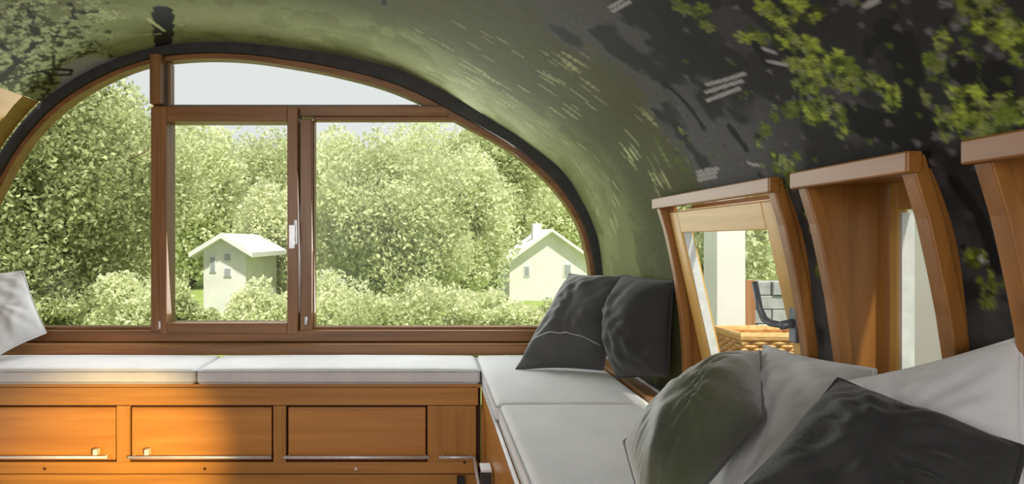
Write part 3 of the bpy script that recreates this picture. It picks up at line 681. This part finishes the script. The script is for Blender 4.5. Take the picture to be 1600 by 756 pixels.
SH = [(-20, 11, 430, 1.3, T_MID, 'low shrub outside behind the pale pillow at the left end'), (110, 12, 440, 1.4, T_MID, 'low mid green shrub at the foot of the left pane'), (215, 11, 420, 1.1, T_LIGHT, 'pale low shrub left of the window post'),
      (292, 10, 430, .55, T_MID, 'small shrub in front of the left edge of the white building'), (405, 11, 440, .75, T_LIGHT, 'pale shrub right of the white building at the casement foot'), (510, 12, 425, 1.0, T_LIGHT, 'pale shrub just right of the central mullion, in front of the small gable'),
      (620, 11, 432, 1.2, T_MID, 'mid green shrub at the foot of the large right pane, below the twiggy tree'), (725, 12, 440, 1.1, T_LIGHT, 'pale shrub left of the white gabled house, at the pane foot'),
      (800, 11, 462, .7, T_LIGHT, 'pale shrub in front of the left corner of the gabled house'), (885, 12, 452, .6, T_MID, 'mid green shrub in front of the gabled house'), (980, 11, 440, .9, T_MID, 'shrub outside behind the two charcoal corner pillows')]
for i, (px, Y, tp, r, tt, lb) in enumerate(SH):
    zt = top(tp, Y); zc = (zt+GZ)/2
    tree(at(px, Y), Y, zc, r, (zt-zc)*1.05, 11000, .045, tt, lb, 'shrub', False, 36, 'shrub', group=bg_)
tree(4.7, 10.3, 1.4, 1.6, 2.4, 16000, .06, T_MID, 'leafy tree outside the tilted side window')
tree(6.4, 12.0, 1.2, 1.8, 2.6, 9000, .07, T_LIGHT, 'pale tree behind the white pillar outside the side window')

def house(px0, px1, Y, pye, pya, label, depth=3, chim=None, wins=()):
    x0, x1 = at(px0, Y), at(px1, Y); ze, za = top(pye, Y), top(pya, Y); xm = (x0+x1)/2
    h = empty('house', (xm, Y, GZ), label=label, cat='house')
    m = MB(); m.add([(x0, Y, GZ), (x1, Y, GZ), (x1, Y, ze), (xm, Y, za), (x0, Y, ze), (x0, Y+depth, GZ), (x1, Y+depth, GZ), (x1, Y+depth, ze), (xm, Y+depth, za), (x0, Y+depth, ze)],
                    [(0, 1, 2, 3, 4), (9, 8, 7, 6, 5), (0, 5, 6, 1), (1, 6, 7, 2), (4, 9, 5, 0), (2, 7, 8, 3), (3, 8, 9, 4)])
    m.build('wall', M['white'], h)
    for s in (-1, 1):
        xe = x0 if s < 0 else x1; o = .25; k = (za-ze)/(xm-x0)*o
        MB().band([(xe+s*o, ze-k), (xm, za)], [(xe+s*o, ze-k+.12), (xm, za+.12)], Y-.3, Y+depth+.2).build('roof', M['roof'], h)
    if chim: MB().box(at(chim, Y), at(chim+14, Y), Y+.8, Y+1.2, za-.5, za+.35).build('chimney', M['white'], h)
    for (a, b, c, d) in wins:
        f = MB().box(at(a, Y), at(b, Y), Y-.03, Y+.02, top(d, Y), top(c, Y)).build('window', M['white'], h)
        MB().box(at(a+1.5, Y), at(b-1.5, Y), Y-.04, Y-.03, top(d-1.5, Y), top(c+1.5, Y)).build('pane', M['winglass'], f)
    return h
house(796, 925, 24, 408, 362, 'white gabled house with a chimney seen at the right of the arched window', chim=838, wins=((880, 893, 412, 432), (818, 828, 415, 432)))
house(318, 384, 15, 392, 372, 'white building seen through the lower casement pane', 3, wins=((350, 362, 395, 408), (350, 362, 418, 432), (328, 338, 400, 425)))
house(486, 545, 20, 408, 388, 'small white gable just right of the central mullion', 3, wins=((520, 532, 412, 422),))
# beside the cabin
MB().box(3.0, 6.5, -4, 3.9, GZ, 2.3).build('neighbouring_cabin', M['white'], label='white wall of a neighbouring cabin filling the narrow side window', cat='cabin')
pl = empty('pillar', (3.1, 6.2, GZ), label='white pillar outside the tilted side window', cat='pillar')
MB().box(2.87, 3.16, 6.1, 6.4, GZ+.2, 3.2).build('shaft', M['white'], pl, bevel=.01)
MB().box(2.80, 3.23, 6.03, 6.47, GZ, GZ+.2).build('base', M['white'], pl, bevel=.01)
fn = empty('fence', (3.2, 7.2, GZ), label='reddish brown vertical board fence left of the white pillar', cat='fence')
for i in range(9):
    MB().box(2.6+i*.14, 2.6+i*.14+.125, 7.2, 7.225, GZ, .62+random.uniform(-.02, .02)).build('board', M['fence'], fn)
MB().box(2.6, 3.86, 7.225, 7.27, -.2, -.1).build('fence_rail', M['fence'], fn)
gw = empty('garden_wall', (5.0, 8.6, GZ), label='grey stone garden wall right of the white pillar', cat='wall')
for r_ in range(9):
    for c_ in range(6):
        x0 = 4.0+c_*.42+(r_ % 2)*.2
        MB().box(x0, x0+.40, 8.6+random.uniform(-.02, .02), 8.9, GZ+r_*.2, GZ+r_*.2+.19).build('stone', M['stone'], gw, bevel=.01)
# woven basket on the deck outside
MB().box(1.25, 4.2, 3.6, 5.4, -.42, -.34).build('deck', M['fence'], kind='structure', label='wooden deck outside the side windows')
bk = empty('wicker_basket', (2.26, 4.1, -.34), label='tall straw wicker basket seen through the foot of the tilted window', cat='basket')
bx0, bx1, by0, by1, bz0, bz1 = 2.02, 2.50, 3.95, 4.3, -.34, .465
MB().box(bx0+.02, bx1-.02, by0+.02, by1-.02, bz0, bz1-.04).build('liner', M['wicker'], bk)
m = MB(); rows = 34
for r_ in range(rows):
    z = bz0+.02+(bz1-bz0-.06)*r_/rows; pts = []
    per = [(bx0, by0), (bx1, by0), (bx1, by1), (bx0, by1)]
    for e in range(4):
        (ax, ay), (cx_, cy_) = per[e], per[(e+1) % 4]
        for t in range(8):
            f = t/8; o = .012*(1 if (t+r_) % 2 else -1); nx, ny = (cy_-ay), -(cx_-ax); nl = math.hypot(nx, ny)
            pts.append((ax+(cx_-ax)*f+nx/nl*o, ay+(cy_-ay)*f+ny/nl*o, z))
    m.tube(pts, .013, 4, True)
m.build('weave', M['wicker'], bk, kind='stuff')
MB().tube([(bx0, by0, bz1-.02), (bx1, by0, bz1-.02), (bx1, by1, bz1-.02), (bx0, by1, bz1-.02)], .028, 8, True).build('rim', M['wicker'], bk)
